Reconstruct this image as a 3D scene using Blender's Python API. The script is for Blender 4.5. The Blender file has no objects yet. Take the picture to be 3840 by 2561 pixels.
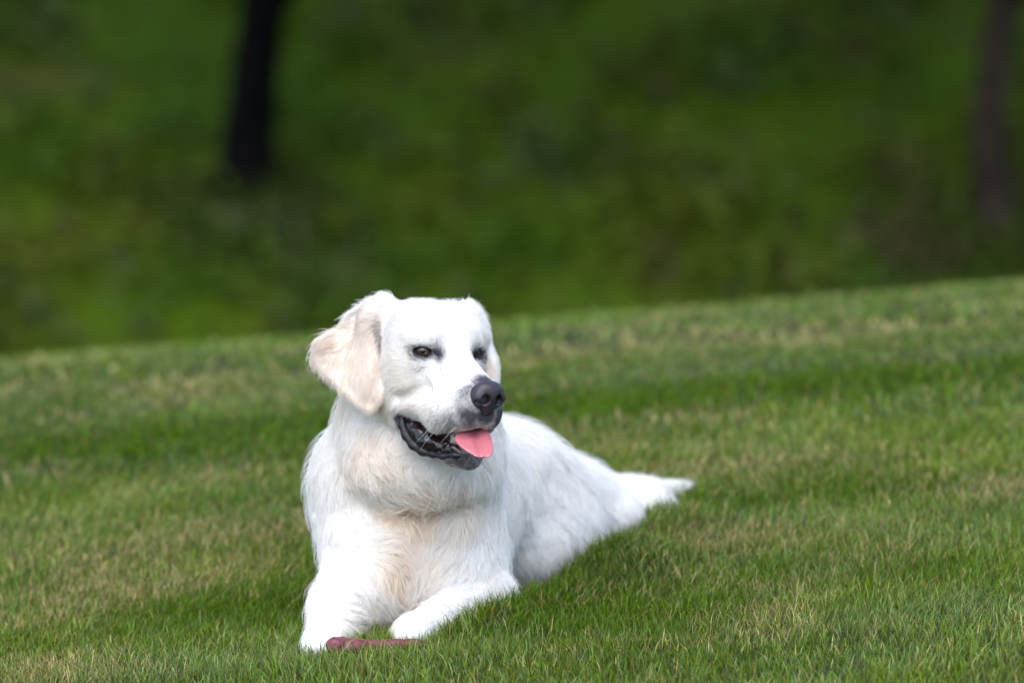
import bpy, math, random
import numpy as np
from mathutils import Vector, Matrix
QUALITY = 1.0          # scales strand and blade counts
PARTS = ('ground', 'grass', 'back', 'dog', 'fur')
sc = bpy.context.scene
col = sc.collection
R = math.radians
rng = np.random.default_rng(7)

# ------------------------------------------------------------------ camera
CAMP = np.array([0.0, -8.0, 1.555])
PITCH = R(8.01)
FPX = 22400.0                      # focal length in photo pixels
cam = bpy.data.cameras.new('camera'); camo = bpy.data.objects.new('camera', cam); col.objects.link(camo)
camo.location = CAMP; camo.rotation_euler = (R(90) - PITCH, 0, 0)
cam.sensor_width = 36; cam.lens = 36 * FPX / 3840
cam.clip_end = 500; cam.clip_start = 0.1
cam.dof.use_dof = True; cam.dof.focus_distance = 8.03; cam.dof.aperture_fstop = 3.6
sc.camera = camo
CF = np.array([0, math.cos(PITCH), -math.sin(PITCH)]); CU = np.array([0, math.sin(PITCH), math.cos(PITCH)])
def at(px, py, Y):
    """world point on the line of sight of a photo pixel at world depth Y"""
    d = CF + np.array([1.0, 0, 0]) * (px - 1920) / FPX + CU * (1280.5 - py) / FPX
    return CAMP + d * ((Y - CAMP[1]) / d[1])
def pix(P):
    d = np.asarray(P) - CAMP
    z = d @ CF
    return 1920 + FPX * d[..., 0] / z, 1280.5 - FPX * (d @ CU) / z

# ------------------------------------------------------------------ light
w = bpy.data.worlds.new('World'); sc.world = w; w.use_nodes = True
nt = w.node_tree; bg = nt.nodes['Background']
sky = nt.nodes.new('ShaderNodeTexSky'); sky.sky_type = 'NISHITA'; sky.sun_disc = False
SUN_EL, SUN_AZ = R(56), R(192)
sky.sun_elevation = SUN_EL; sky.sun_rotation = SUN_AZ
nt.links.new(sky.outputs[0], bg.inputs[0]); bg.inputs[1].default_value = 0.15
sl = bpy.data.lights.new('sun', 'SUN'); so = bpy.data.objects.new('sun', sl); col.objects.link(so)
sl.energy = 1.6; sl.angle = R(75); sl.color = (1.0, 0.95, 0.86)
# nishita: rotation 0 puts the sun at +Y, growing clockwise seen from above
sd = Vector((math.sin(SUN_AZ) * math.cos(SUN_EL), math.cos(SUN_AZ) * math.cos(SUN_EL), math.sin(SUN_EL)))
so.rotation_euler = sd.to_track_quat('Z', 'Y').to_euler()
vs = sc.view_settings; vs.view_transform = 'Standard'; vs.look = 'None'; vs.exposure = 1.3; vs.gamma = 1
sc.cycles.max_bounces = 10; sc.cycles.diffuse_bounces = 8; sc.cycles.glossy_bounces = 2; sc.cycles.transmission_bounces = 8
sc.cycles.transparent_max_bounces = 4; sc.cycles.use_denoising = True

# ------------------------------------------------------------------ helpers
def tag(o, label=None, cat=None, group=None, kind=None):
    if label: o['label'] = label
    if cat: o['category'] = cat
    if group: o['group'] = group
    if kind: o['kind'] = kind
    return o
def mesh_np(name, V, F, mat, parent=None, smooth=True, cols=None):
    """V (n,3), F (m,k) all faces of the same size"""
    V = np.ascontiguousarray(V, dtype=np.float32); F = np.ascontiguousarray(F, dtype=np.int32)
    me = bpy.data.meshes.new(name)
    me.vertices.add(len(V)); me.vertices.foreach_set('co', V.ravel())
    k = F.shape[1]
    me.loops.add(F.size); me.loops.foreach_set('vertex_index', F.ravel())
    me.polygons.add(len(F)); me.polygons.foreach_set('loop_start', np.arange(0, F.size, k, dtype=np.int32))
    me.update(calc_edges=True)
    if smooth: me.polygons.foreach_set('use_smooth', np.ones(len(F), dtype=bool))
    if cols is not None:
        a = me.attributes.new('Col', 'FLOAT_COLOR', 'POINT')
        c = np.ones((len(V), 4), dtype=np.float32); c[:, :3] = cols
        a.data.foreach_set('color', c.ravel())
    me.materials.append(mat)
    o = bpy.data.objects.new(name, me); col.objects.link(o)
    if parent is not None: o.parent = parent
    return o
def new_mat(name):
    m = bpy.data.materials.new(name); m.use_nodes = True
    return m, m.node_tree, m.node_tree.nodes['Principled BSDF']
def attr_mat(name, rough=0.8, spec=0.2, trans=0.0, sheen=0.0, bump=0.0, bscale=200):
    m, t, p = new_mat(name)
    a = t.nodes.new('ShaderNodeAttribute'); a.attribute_name = 'Col'
    t.links.new(a.outputs['Color'], p.inputs['Base Color'])
    p.inputs['Roughness'].default_value = rough; p.inputs['Specular IOR Level'].default_value = spec
    if bump:
        n = t.nodes.new('ShaderNodeTexNoise'); n.inputs['Scale'].default_value = bscale; n.inputs['Detail'].default_value = 4
        tc = t.nodes.new('ShaderNodeTexCoord'); t.links.new(tc.outputs['Object'], n.inputs['Vector'])
        b = t.nodes.new('ShaderNodeBump'); b.inputs['Strength'].default_value = bump; b.inputs['Distance'].default_value = 0.002
        t.links.new(n.outputs['Fac'], b.inputs['Height']); t.links.new(b.outputs[0], p.inputs['Normal'])
    if trans:
        tr = t.nodes.new('ShaderNodeBsdfTranslucent'); t.links.new(a.outputs['Color'], tr.inputs['Color'])
        mx = t.nodes.new('ShaderNodeMixShader'); mx.inputs[0].default_value = trans
        t.links.new(p.outputs[0], mx.inputs[1]); t.links.new(tr.outputs[0], mx.inputs[2])
        t.links.new(mx.outputs[0], t.nodes['Material Output'].inputs['Surface'])
    return m
def plain_mat(name, c, rough=0.5, spec=0.5, coat=0.0, sss=0.0, nscale=0, namp=0.3, bump=0.0):
    m, t, p = new_mat(name)
    p.inputs['Base Color'].default_value = (*c, 1); p.inputs['Roughness'].default_value = rough
    p.inputs['Specular IOR Level'].default_value = spec; p.inputs['Coat Weight'].default_value = coat
    p.inputs['Coat Roughness'].default_value = 0.08
    if sss:
        p.inputs['Subsurface Weight'].default_value = sss; p.inputs['Subsurface Scale'].default_value = 0.004
    if nscale:
        tc = t.nodes.new('ShaderNodeTexCoord')
        n = t.nodes.new('ShaderNodeTexNoise'); n.inputs['Scale'].default_value = nscale; n.inputs['Detail'].default_value = 5
        t.links.new(tc.outputs['Object'], n.inputs['Vector'])
        r = t.nodes.new('ShaderNodeValToRGB')
        r.color_ramp.elements[0].position = 0.3; r.color_ramp.elements[1].position = 0.7
        r.color_ramp.elements[0].color = (*[x * (1 - namp) for x in c], 1)
        r.color_ramp.elements[1].color = (*[min(1, x * (1 + namp)) for x in c], 1)
        t.links.new(n.outputs['Fac'], r.inputs[0]); t.links.new(r.outputs[0], p.inputs['Base Color'])
        if bump:
            b = t.nodes.new('ShaderNodeBump'); b.inputs['Strength'].default_value = bump; b.inputs['Distance'].default_value = 0.001
            t.links.new(n.outputs['Fac'], b.inputs['Height']); t.links.new(b.outputs[0], p.inputs['Normal'])
    return m
# smooth value noise evaluated in numpy (trilinear on a random lattice)
_lat = np.random.default_rng(99).random((64, 64, 64)).astype(np.float32)
def vnoise(P, s=1.0, oct=1, seed=0):
    P = np.asarray(P, dtype=np.float64); out = 0; amp = 1; tot = 0
    for o in range(oct):
        q = P * s * (2 ** o) + seed * 13.37 + o * 7.7
        i = np.floor(q).astype(int); f = q - i; f = f * f * (3 - 2 * f); v = 0
        for a in (0, 1):
            for b in (0, 1):
                for c in (0, 1):
                    wgt = (f[..., 0] if a else 1 - f[..., 0]) * (f[..., 1] if b else 1 - f[..., 1]) * (f[..., 2] if c else 1 - f[..., 2])
                    v = v + wgt * _lat[(i[..., 0] + a) & 63, (i[..., 1] + b) & 63, (i[..., 2] + c) & 63]
        out = out + amp * v; tot += amp; amp *= 0.5
    return out / tot
def sstep(a, b, x):
    t = np.clip((x - a) / (b - a), 0, 1); return t * t * (3 - 2 * t)

# ------------------------------------------------------------------ terrain
def ground_z(x, y):
    x = np.asarray(x, dtype=float); y = np.asarray(y, dtype=float)
    z = 0.074 * np.clip(x + 0.28, -4, 4)
    z = z - 0.055 * np.exp(-(((x - 0.02 - 0.25 * (y - 0.55)) / 0.20) ** 2 + ((y - 0.62) / 0.33) ** 2))     # the dip the dog lies in
    for ax, ay, bx, by, hh, sg in ((-0.03, 0.05, 0.17, 0.44, 0.030, 0.068), (0.15, 0.40, 0.22, 0.80, 0.042, 0.080)):   # low swell along the near side of the dog
        sx, sy = bx - ax, by - ay; t = np.clip(((x - ax) * sx + (y - ay) * sy) / (sx * sx + sy * sy), 0, 1)
        z = np.maximum(z, z + hh * np.exp(-((x - ax - t * sx) ** 2 + (y - ay - t * sy) ** 2) / sg ** 2))
    z = z + 0.012 * (vnoise(np.stack([x, y, 0 * x], -1), 1.7, 2) - 0.5) * sstep(0.0, 0.5, np.abs(y - 0.3))
    yy = np.maximum(y - 2.3, 0)
    lawn = -0.030 * yy ** 2 - 0.020 * yy
    valley = -2.6 + 0 * yy
    bank = -2.55 + 0.42 * (y - 16.0) + 0.5 * (vnoise(np.stack([x, y, 0 * x], -1), 0.35, 3, 5) - 0.5)
    k = sstep(9.0, 15.5, y)
    z = z * (1 - sstep(6, 14, y)) + np.maximum(lawn, -2.6)
    z = z * (1 - k) + k * np.maximum(-2.6, np.minimum(bank, 6))
    return z

# ------------------------------------------------------------------ the dog: one body surface from blended volumes
HY, HP, HR = R(31), R(9), R(5)
HO = at(1690, 1320, 0.085)
_rz = np.array([[math.sin(HY), math.cos(HY), 0], [-math.cos(HY), math.sin(HY), 0], [0, 0, 1]])
_ry = np.array(Matrix.Rotation(HP, 3, 'Y')); _rx = np.array(Matrix.Rotation(-HR, 3, 'X'))
HM = _rz @ _ry @ _rx
def H(x, y, z): return HO + HM @ (np.array([x, y, z]) * 0.01)
def Hinv(P): return ((np.asarray(P) - HO) @ HM) * 100
I3 = np.eye(3)
def axes(lo, hi, f0, f1, fine, coarse):
    out = [lo]
    while out[-1] < hi:
        p = out[-1]; dd = max(f0 - p, p - f1, 0)
        out.append(p + min(coarse, fine + dd * 0.12))
    return np.array(out)
FINE = 0.0022
GX = axes(-0.36, 0.36, -0.27, 0.02, FINE, 0.006)
GY = axes(-0.10, 1.32, -0.06, 0.20, FINE, 0.008)
GZ = axes(-0.10, 0.52, 0.22, 0.50, FINE, 0.006)
FAR = 0.08
class Field:
    def __init__(s, G): s.G = G; s.f = np.full([len(g) for g in G], FAR, dtype=np.float32)
    def box(s, lo, hi):
        i = [np.searchsorted(g, a) for g, a in zip(s.G, lo)]; j = [np.searchsorted(g, a) for g, a in zip(s.G, hi)]
        sl = tuple(slice(max(0, a - 1), b + 1) for a, b in zip(i, j)); G = s.G
        return sl, G[0][sl[0]].astype(np.float32)[:, None, None], G[1][sl[1]].astype(np.float32)[None, :, None], G[2][sl[2]].astype(np.float32)[None, None, :]
    def mix(s, sl, d, k, op):
        a = s.f[sl]
        if op == '+':
            h = np.maximum(k - np.abs(a - d), 0) / k; s.f[sl] = np.minimum(a, d) - h * h * k * 0.25
        else:
            h = np.maximum(k - np.abs(a + d), 0) / k; s.f[sl] = np.maximum(a, -d) + h * h * k * 0.25
    def ell(s, c, r, Rm=I3, k=0.02, op='+'):
        c = np.asarray(c); r = np.asarray(r, float); m = max(0.03, k) if op == '+' else 0.01
        e = np.sqrt(((Rm * r) ** 2).sum(1)) + m
        sl, X, Y, Z = s.box(c - e, c + e); X = X - c[0]; Y = Y - c[1]; Z = Z - c[2]
        q = [Rm[0, i] * X + Rm[1, i] * Y + Rm[2, i] * Z for i in range(3)]
        k0 = np.sqrt(sum((q[i] / r[i]) ** 2 for i in range(3))); k1 = np.sqrt(sum((q[i] / r[i] ** 2) ** 2 for i in range(3)))
        s.mix(sl, (k0 * (k0 - 1) / np.maximum(k1, 1e-6)).astype(np.float32), k, op)
    def cap(s, p, q, r0, r1, k=0.02, op='+'):
        p = np.asarray(p); q = np.asarray(q); m = max(0.03, k) if op == '+' else 0.01; rm = max(r0, r1) + m
        sl, X, Y, Z = s.box(np.minimum(p, q) - rm, np.maximum(p, q) + rm)
        v = q - p; X = X - p[0]; Y = Y - p[1]; Z = Z - p[2]
        t = np.clip((X * v[0] + Y * v[1] + Z * v[2]) / (v @ v), 0, 1)
        d = np.sqrt((X - t * v[0]) ** 2 + (Y - t * v[1]) ** 2 + (Z - t * v[2]) ** 2) - (r0 + (r1 - r0) * t)
        s.mix(sl, d.astype(np.float32), k, op)
    def sheet(s, poly, depth, thick, k=0.01, rnd=0.006):
        """flap with an outline in photo pixels, a curved mid-surface at world depth depth(u, v) and a real thickness"""
        poly = chaikin(poly); P3 = np.array([at(u, v, depth(u, v)) for u, v in poly])
        lo = P3.min(0) - 0.05; hi = P3.max(0) + 0.05; sl, X, Y, Z = s.box(lo, hi)
        X, Y, Z = np.broadcast_arrays(X, Y, Z); u, v = pix(np.stack([X, Y, Z], -1).astype(np.float64))
        inside = np.zeros(u.shape, bool); dm = np.full(u.shape, 1e9)
        for a, b in zip(poly, np.roll(poly, -1, 0)):
            e = b - a; t = np.clip(((u - a[0]) * e[0] + (v - a[1]) * e[1]) / (e @ e), 0, 1)
            dm = np.minimum(dm, (u - a[0] - t * e[0]) ** 2 + (v - a[1] - t * e[1]) ** 2)
            cnd = (a[1] > v) != (b[1] > v)
            with np.errstate(divide='ignore', invalid='ignore'):
                inside ^= cnd & (u < (b[0] - a[0]) * (v - a[1]) / (b[1] - a[1] + 1e-12) + a[0])
        d2 = np.sqrt(dm) / FPX * 8.1; d2 = np.where(inside, -d2, d2) + rnd
        dw = np.abs(Y - depth(u, v)) * 0.95 - (thick - rnd)
        d = np.minimum(np.maximum(d2, dw), 0) + np.sqrt(np.maximum(d2, 0) ** 2 + np.maximum(dw, 0) ** 2) - rnd
        s.mix(sl, d.astype(np.float32), k, '+')
def surface_nets(F):
    f = F.f; G = F.G
    s = f < 0
    nx, ny, nz = f.shape
    c = np.zeros((nx - 1, ny - 1, nz - 1), np.uint8)
    for a in (0, 1):
        for b in (0, 1):
            for e in (0, 1): c += s[a:nx - 1 + a, b:ny - 1 + b, e:nz - 1 + e]
    act = (c > 0) & (c < 8); idx = np.full(c.shape, -1, np.int32); ii = np.argwhere(act); idx[act] = np.arange(len(ii))
    acc = np.zeros((len(ii), 3)); cnt = np.zeros(len(ii))
    corners = [(a, b, e) for a in (0, 1) for b in (0, 1) for e in (0, 1)]
    for a in range(8):
        for b in range(a + 1, 8):
            ca, cb = np.array(corners[a]), np.array(corners[b])
            if np.abs(ca - cb).sum() != 1: continue
            fa = f[tuple((ii + ca).T)]; fb = f[tuple((ii + cb).T)]; m = (fa < 0) != (fb < 0)
            t = np.where(m, fa / np.where(m, fa - fb, 1), 0)
            pa = np.stack([G[k][ii[:, k] + ca[k]] for k in range(3)], 1); pb = np.stack([G[k][ii[:, k] + cb[k]] for k in range(3)], 1)
            acc += np.where(m[:, None], pa + (pb - pa) * t[:, None], 0); cnt += m
    V = acc / cnt[:, None]; Q = []
    for ax in range(3):
        o = [1, 1, 1]; o[ax] = 0
        lo = tuple(slice(1, None) if o[k] else slice(0, None) for k in range(3))
        A = s[tuple(slice(1, n - 1) if o[k] else slice(0, n - 1) for k, n in enumerate(f.shape))]
        B = s[tuple(slice(1, n - 1) if o[k] else slice(1, n) for k, n in enumerate(f.shape))]
        e = np.argwhere(A != B)
        base = e.copy()
        for k in range(3):
            if o[k]: base[:, k] += 1
        u, v = [k for k in range(3) if k != ax]
        if ax == 1: u, v = v, u
        def g(du, dv):
            q = base.copy(); q[:, u] -= du; q[:, v] -= dv; return idx[tuple(q.T)]
        q = np.stack([g(1, 1), g(0, 1), g(0, 0), g(1, 0)], 1)
        fl = B[tuple(e.T)]
        q[fl] = q[fl][:, ::-1]
        Q.append(q)
    return V, np.concatenate(Q)

EARL = [(1462,1135),(1472,1165),(1446,1215),(1434,1262),(1430,1310),(1436,1392),(1440,1468),(1425,1522),(1396,1548),(1355,1532),(1319,1500),(1253,1442),(1210,1402),(1184,1366),(1170,1342),(1186,1290),(1202,1262),(1285,1222),(1308,1182),(1350,1146),(1401,1126)]
def chaikin(P, n=2):
    P = np.asarray(P, float)
    for _ in range(n):
        Q = np.roll(P, -1, 0); P = np.stack([P * .75 + Q * .25, P * .25 + Q * .75], 1).reshape(-1, 2)
    return P
def earl_depth(u, v):
    a = (1450 - u) / 280.0; b = (v - 1110) / 440.0
    return 0.144 + 0.0035 * np.sin(a * 9 + b * 7 + 2 * np.sin(b * 6)) * np.clip(b * 2, 0, 1) + 0.0015 * np.sin(a * 21 - b * 12 + 1) + 0.006 * np.exp(-((a - 0.55 - 0.5 * (b - 0.55)) / 0.07) ** 2) + 0.050 * a - 0.055 * b + 0.035 * (a - 0.45) ** 2 * 1.0 - 0.02 * np.exp(-((a - 0.25) / 0.25) ** 2) * (1 - b * 0.5)
EARR = [(1722,1138),(1762,1128),(1800,1168),(1828,1222),(1846,1300),(1866,1350),(1870,1400),(1866,1440),(1842,1450),(1815,1400),(1800,1330),(1785,1250),(1755,1180)]
def earr_depth(u, v):
    a = (u - 1740) / 130.0; b = (v - 1130) / 320.0
    return 0.170 - 0.02 * a - 0.020 * b

def build_body_field():
    F = Field((GX, GY, GZ)); E = lambda c, r, k=0.02, op='+': F.ell(H(*c), np.array(r) * 0.01, HM, k, op)
    C = lambda p, q, a, b, k=0.02, op='+': F.cap(H(*p), H(*q), a * 0.01, b * 0.01, k, op)
    px = lambda n, Y=0.1: n / FPX * (8 + Y)
    # ---- trunk
    K = 0.05
    A = at
    F.cap(A(1500, 1340, 0.20), A(1545, 1650, 0.24), 0.066, 0.086, K)
    F.cap(A(1530, 1650, 0.22), A(1530, 1850, 0.26), 0.098, 0.118, K)
    F.ell(A(1575, 1740, 0.162), (0.096, 0.066, 0.052), I3, 0.028)       # ruff roll under the jaw
    F.ell(A(1270, 1815, 0.27), (0.034, 0.07, 0.066), I3, 0.04)
    F.ell(A(1790, 1700, 0.20), (0.034, 0.05, 0.075), I3, 0.04)
    F.ell(A(1550, 2060, 0.25), (0.112, 0.095, 0.125), I3, K)           # chest
    F.ell(A(1560, 2200, 0.195), (0.104, 0.078, 0.074), I3, K)           # brisket
    F.ell(A(1705, 2010, 0.25), (0.062, 0.10, 0.130), I3, 0.03)         # dog's left shoulder
    F.ell(A(1745, 2150, 0.24), (0.050, 0.09, 0.062), I3, 0.03)
    F.ell(A(1310, 1870, 0.24), (0.044, 0.08, 0.090), I3, 0.025)        # dog's right shoulder
    F.ell(A(1350, 1985, 0.195), (0.046, 0.060, 0.042), I3, 0.02)       # right upper arm bulge
    for p, q in (((1430, 1876, .165), (1580, 1915, .142)), ((1580, 1915, .142), (1730, 1893, .16)), ((1235, 2052, .15), (1340, 2068, .13)), ((1340, 2068, .13), (1445, 2062, .15))):
        F.cap(A(*p), A(*q), 0.005, 0.006, 0.022, '-')                      # folds under the ruff and above the elbow
    # barrel and loin
    F.cap(A(1660, 1860, 0.35), A(1930, 1915, 0.62), 0.112, 0.102, K)
    F.cap(A(1930, 1915, 0.62), A(2090, 1930, 0.88), 0.102, 0.066, K)
    F.ell(A(1860, 1750, 0.55), (0.075, 0.12, 0.055), I3, K)
    F.ell(A(2160, 1855, 0.78), (0.050, 0.10, 0.045), I3, 0.05)
    F.ell(A(2270, 1925, 0.78), (0.050, 0.09, 0.040), I3, 0.03)         # near hind leg folded under
    F.ell(A(2420, 1895, 0.90), (0.040, 0.07, 0.026), I3, 0.03)
    F.ell(A(2060, 1960, 0.70), (0.062, 0.11, 0.062), I3, 0.05)         # near thigh
    F.ell(A(2120, 1950, 0.60), (0.045, 0.07, 0.066), np.array(Matrix.Rotation(R(-28), 3, 'Y')), 0.018)
    F.ell(A(1960, 2050, 0.50), (0.080, 0.11, 0.072), I3, 0.05)         # belly side
    F.cap(A(2150, 1885, 0.88), A(2420, 1868, 1.00), 0.050, 0.025, 0.04)   # rump to tail root
    F.cap(A(2400, 1862, 1.00), A(2555, 1822, 1.07), 0.019, 0.009, 0.02)   # tail
    # ---- right foreleg (image left)
    F.cap(A(1335, 2090, 0.19), A(1270, 2270, 0.09), 0.043, 0.034, 0.03)
    F.cap(A(1275, 2270, 0.08), A(1215, 2410, 0.02), 0.036, 0.027, 0.03)
    F.ell(A(1205, 2425, -0.005), (0.026, 0.042, 0.024), I3, 0.015)
    for i, dx in enumerate((-48, -17, 15, 44)):
        F.ell(A(1198 + dx, 2440 + (4 if i in (1, 2) else 0), -0.035), (0.0082, 0.018, 0.015), I3, 0.003)
    # ---- left foreleg (image right): elbow back right, paw front left
    F.ell(A(1425, 2190, 0.135), (0.046, 0.050, 0.070), I3, 0.03)
    F.cap(A(1830, 2225, 0.19), A(1640, 2330, 0.075), 0.038, 0.024, 0.010)
    F.cap(A(1640, 2330, 0.075), A(1560, 2362, 0.035), 0.024, 0.023, 0.010)
    F.ell(A(1545, 2370, 0.020), (0.026, 0.034, 0.020), I3, 0.012)
    for i, (dx, dy) in enumerate(((-34, 18), (-14, 24), (10, 27), (32, 24))):
        F.ell(A(1535 + dx, 2372 + dy, -0.010 + 0.004 * i), (0.0082, 0.015, 0.012), I3, 0.003)
    # ---- head
    E((-5.5, 0, 0.9), (7.2, 6.0, 4.4), 0.03)
    E((-2.1, 0, 2.0), (3.1, 4.8, 2.8), 0.026)
    E((-7.0, 0, -3.0), (5.5, 5.8, 5.8), 0.03)
    E((-4.0, 3.4, 2.4), (4.0, 2.9, 2.8), 0.02); E((-4.5, -3.0, 2.2), (4.0, 2.9, 2.7), 0.02)
    for s in (-1, 1):
        E((-1.7, s * 3.9, 1.95), (1.8, 2.0, 1.1), 0.02)      # brow
        E((-3.6, s * 4.6, -2.8), (4.4, 2.3, 3.6), 0.025)      # cheek bone
        E((-5.0, s * 4.4, -7.0), (3.8, 2.3, 4.0), 0.03)       # jaw muscle
        C((0.6, s * 1.9, -3.4), (8.9, s * 1.5, -4.3), 2.5, 2.05, 0.015)
        C((-0.4, s * 3.5, -7.1), (5.2, s * 2.9, -7.9), 2.0, 2.05, 0.03)   # flews
        C((5.2, s * 2.8, -7.8), (9.6, s * 1.5, -6.5), 2.05, 1.6, 0.02)
    C((0.0, 0, -1.0), (9.3, 0, -2.9), 2.4, 1.7, 0.02)         # bridge
    # lower jaw
    C((-4.5, 0, -9.5), (6.2, 0, -12.4), 3.6, 2.0, 0.02)
    for s in (-1, 1):
        C((-2.8, s * 3.4, -10.0), (3.0, s * 2.4, -12.4), 1.7, 1.4, 0.015)
    C((6.2, 0, -12.3), (8.6, 0, -12.3), 2.1, 1.8, 0.01)
    # the open mouth
    for s in (-1, 1):
        C((-1.2, s * 5.2, -10.1), (2.0, s * 4.1, -11.0), 0.7, 1.35, 0.005, '-')
        C((2.0, s * 4.1, -11.0), (6.0, s * 3.2, -11.2), 1.35, 1.2, 0.005, '-')
        C((6.0, s * 3.2, -11.0), (11.0, s * 1.4, -9.3), 1.2, 1.0, 0.005, '-')
    C((1.0, 0, -10.2), (11.5, 0, -9.0), 1.4, 1.1, 0.006, '-')
    # eye sockets
    for s in (-1, 1):
        C((2.6, s * 4.6, -4.4), (-1.4, s * 6.2, -7.0), 0.4, 0.45, 0.014, '-'); C((2.2, s * 3.6, -1.6), (4.5, s * 3.4, -3.4), 0.5, 0.3, 0.012, '-')
    for s in (-1, 1):
        Re = HM @ np.array(Matrix.Rotation(R(s * 32), 3, 'Z'))
        F.ell(H(0.1, s * 4.45, 0.0), (0.016, 0.0138, 0.0070), Re, 0.005, '-')
        E((1.15, s * 3.2, -0.35), (0.6, 0.55, 0.28), 0.006, '-')
    # ears
    F.sheet(EARL, earl_depth, 0.009, 0.006)
    F.sheet(EARR, earr_depth, 0.012, 0.012)
    F.ell(at(1448, 1180, 0.155), (0.016, 0.03, 0.024), I3, 0.02)
    return F
import time; _t = time.time()
FLD = build_body_field()
BV, BF = surface_nets(FLD)
BODYF = FLD
print('body', BV.shape, BF.shape, time.time() - _t)

# a few relaxing passes
def relax(V, F, n, lam=0.5):
    E = np.concatenate([F[:, [0, 1]], F[:, [1, 2]], F[:, [2, 3]], F[:, [3, 0]]])
    E = np.concatenate([E, E[:, ::-1]])
    cnt = np.bincount(E[:, 0], minlength=len(V)).astype(float)
    for _ in range(n):
        a = np.stack([np.bincount(E[:, 0], weights=V[E[:, 1], k], minlength=len(V)) for k in range(3)], 1) / cnt[:, None]
        V = V + lam * (a - V)
    return V
BV = relax(BV, BF, 2)
def vnormals(V, F):
    n = np.cross(V[F[:, 2]] - V[F[:, 0]], V[F[:, 3]] - V[F[:, 1]])
    N = np.zeros_like(V)
    for k in range(4):
        for c in range(3): N[:, c] += np.bincount(F[:, k], weights=n[:, c], minlength=len(V))
    return N / np.maximum(np.linalg.norm(N, axis=1, keepdims=True), 1e-12)
BN = vnormals(BV, BF)
# outward check: the sum of z*nz over the surface must be positive
if (BV[:, 2] * BN[:, 2]).sum() < 0 and ((BV - BV.mean(0)) * BN).sum() < 0:
    BF = BF[:, ::-1]; BN = -BN

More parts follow.
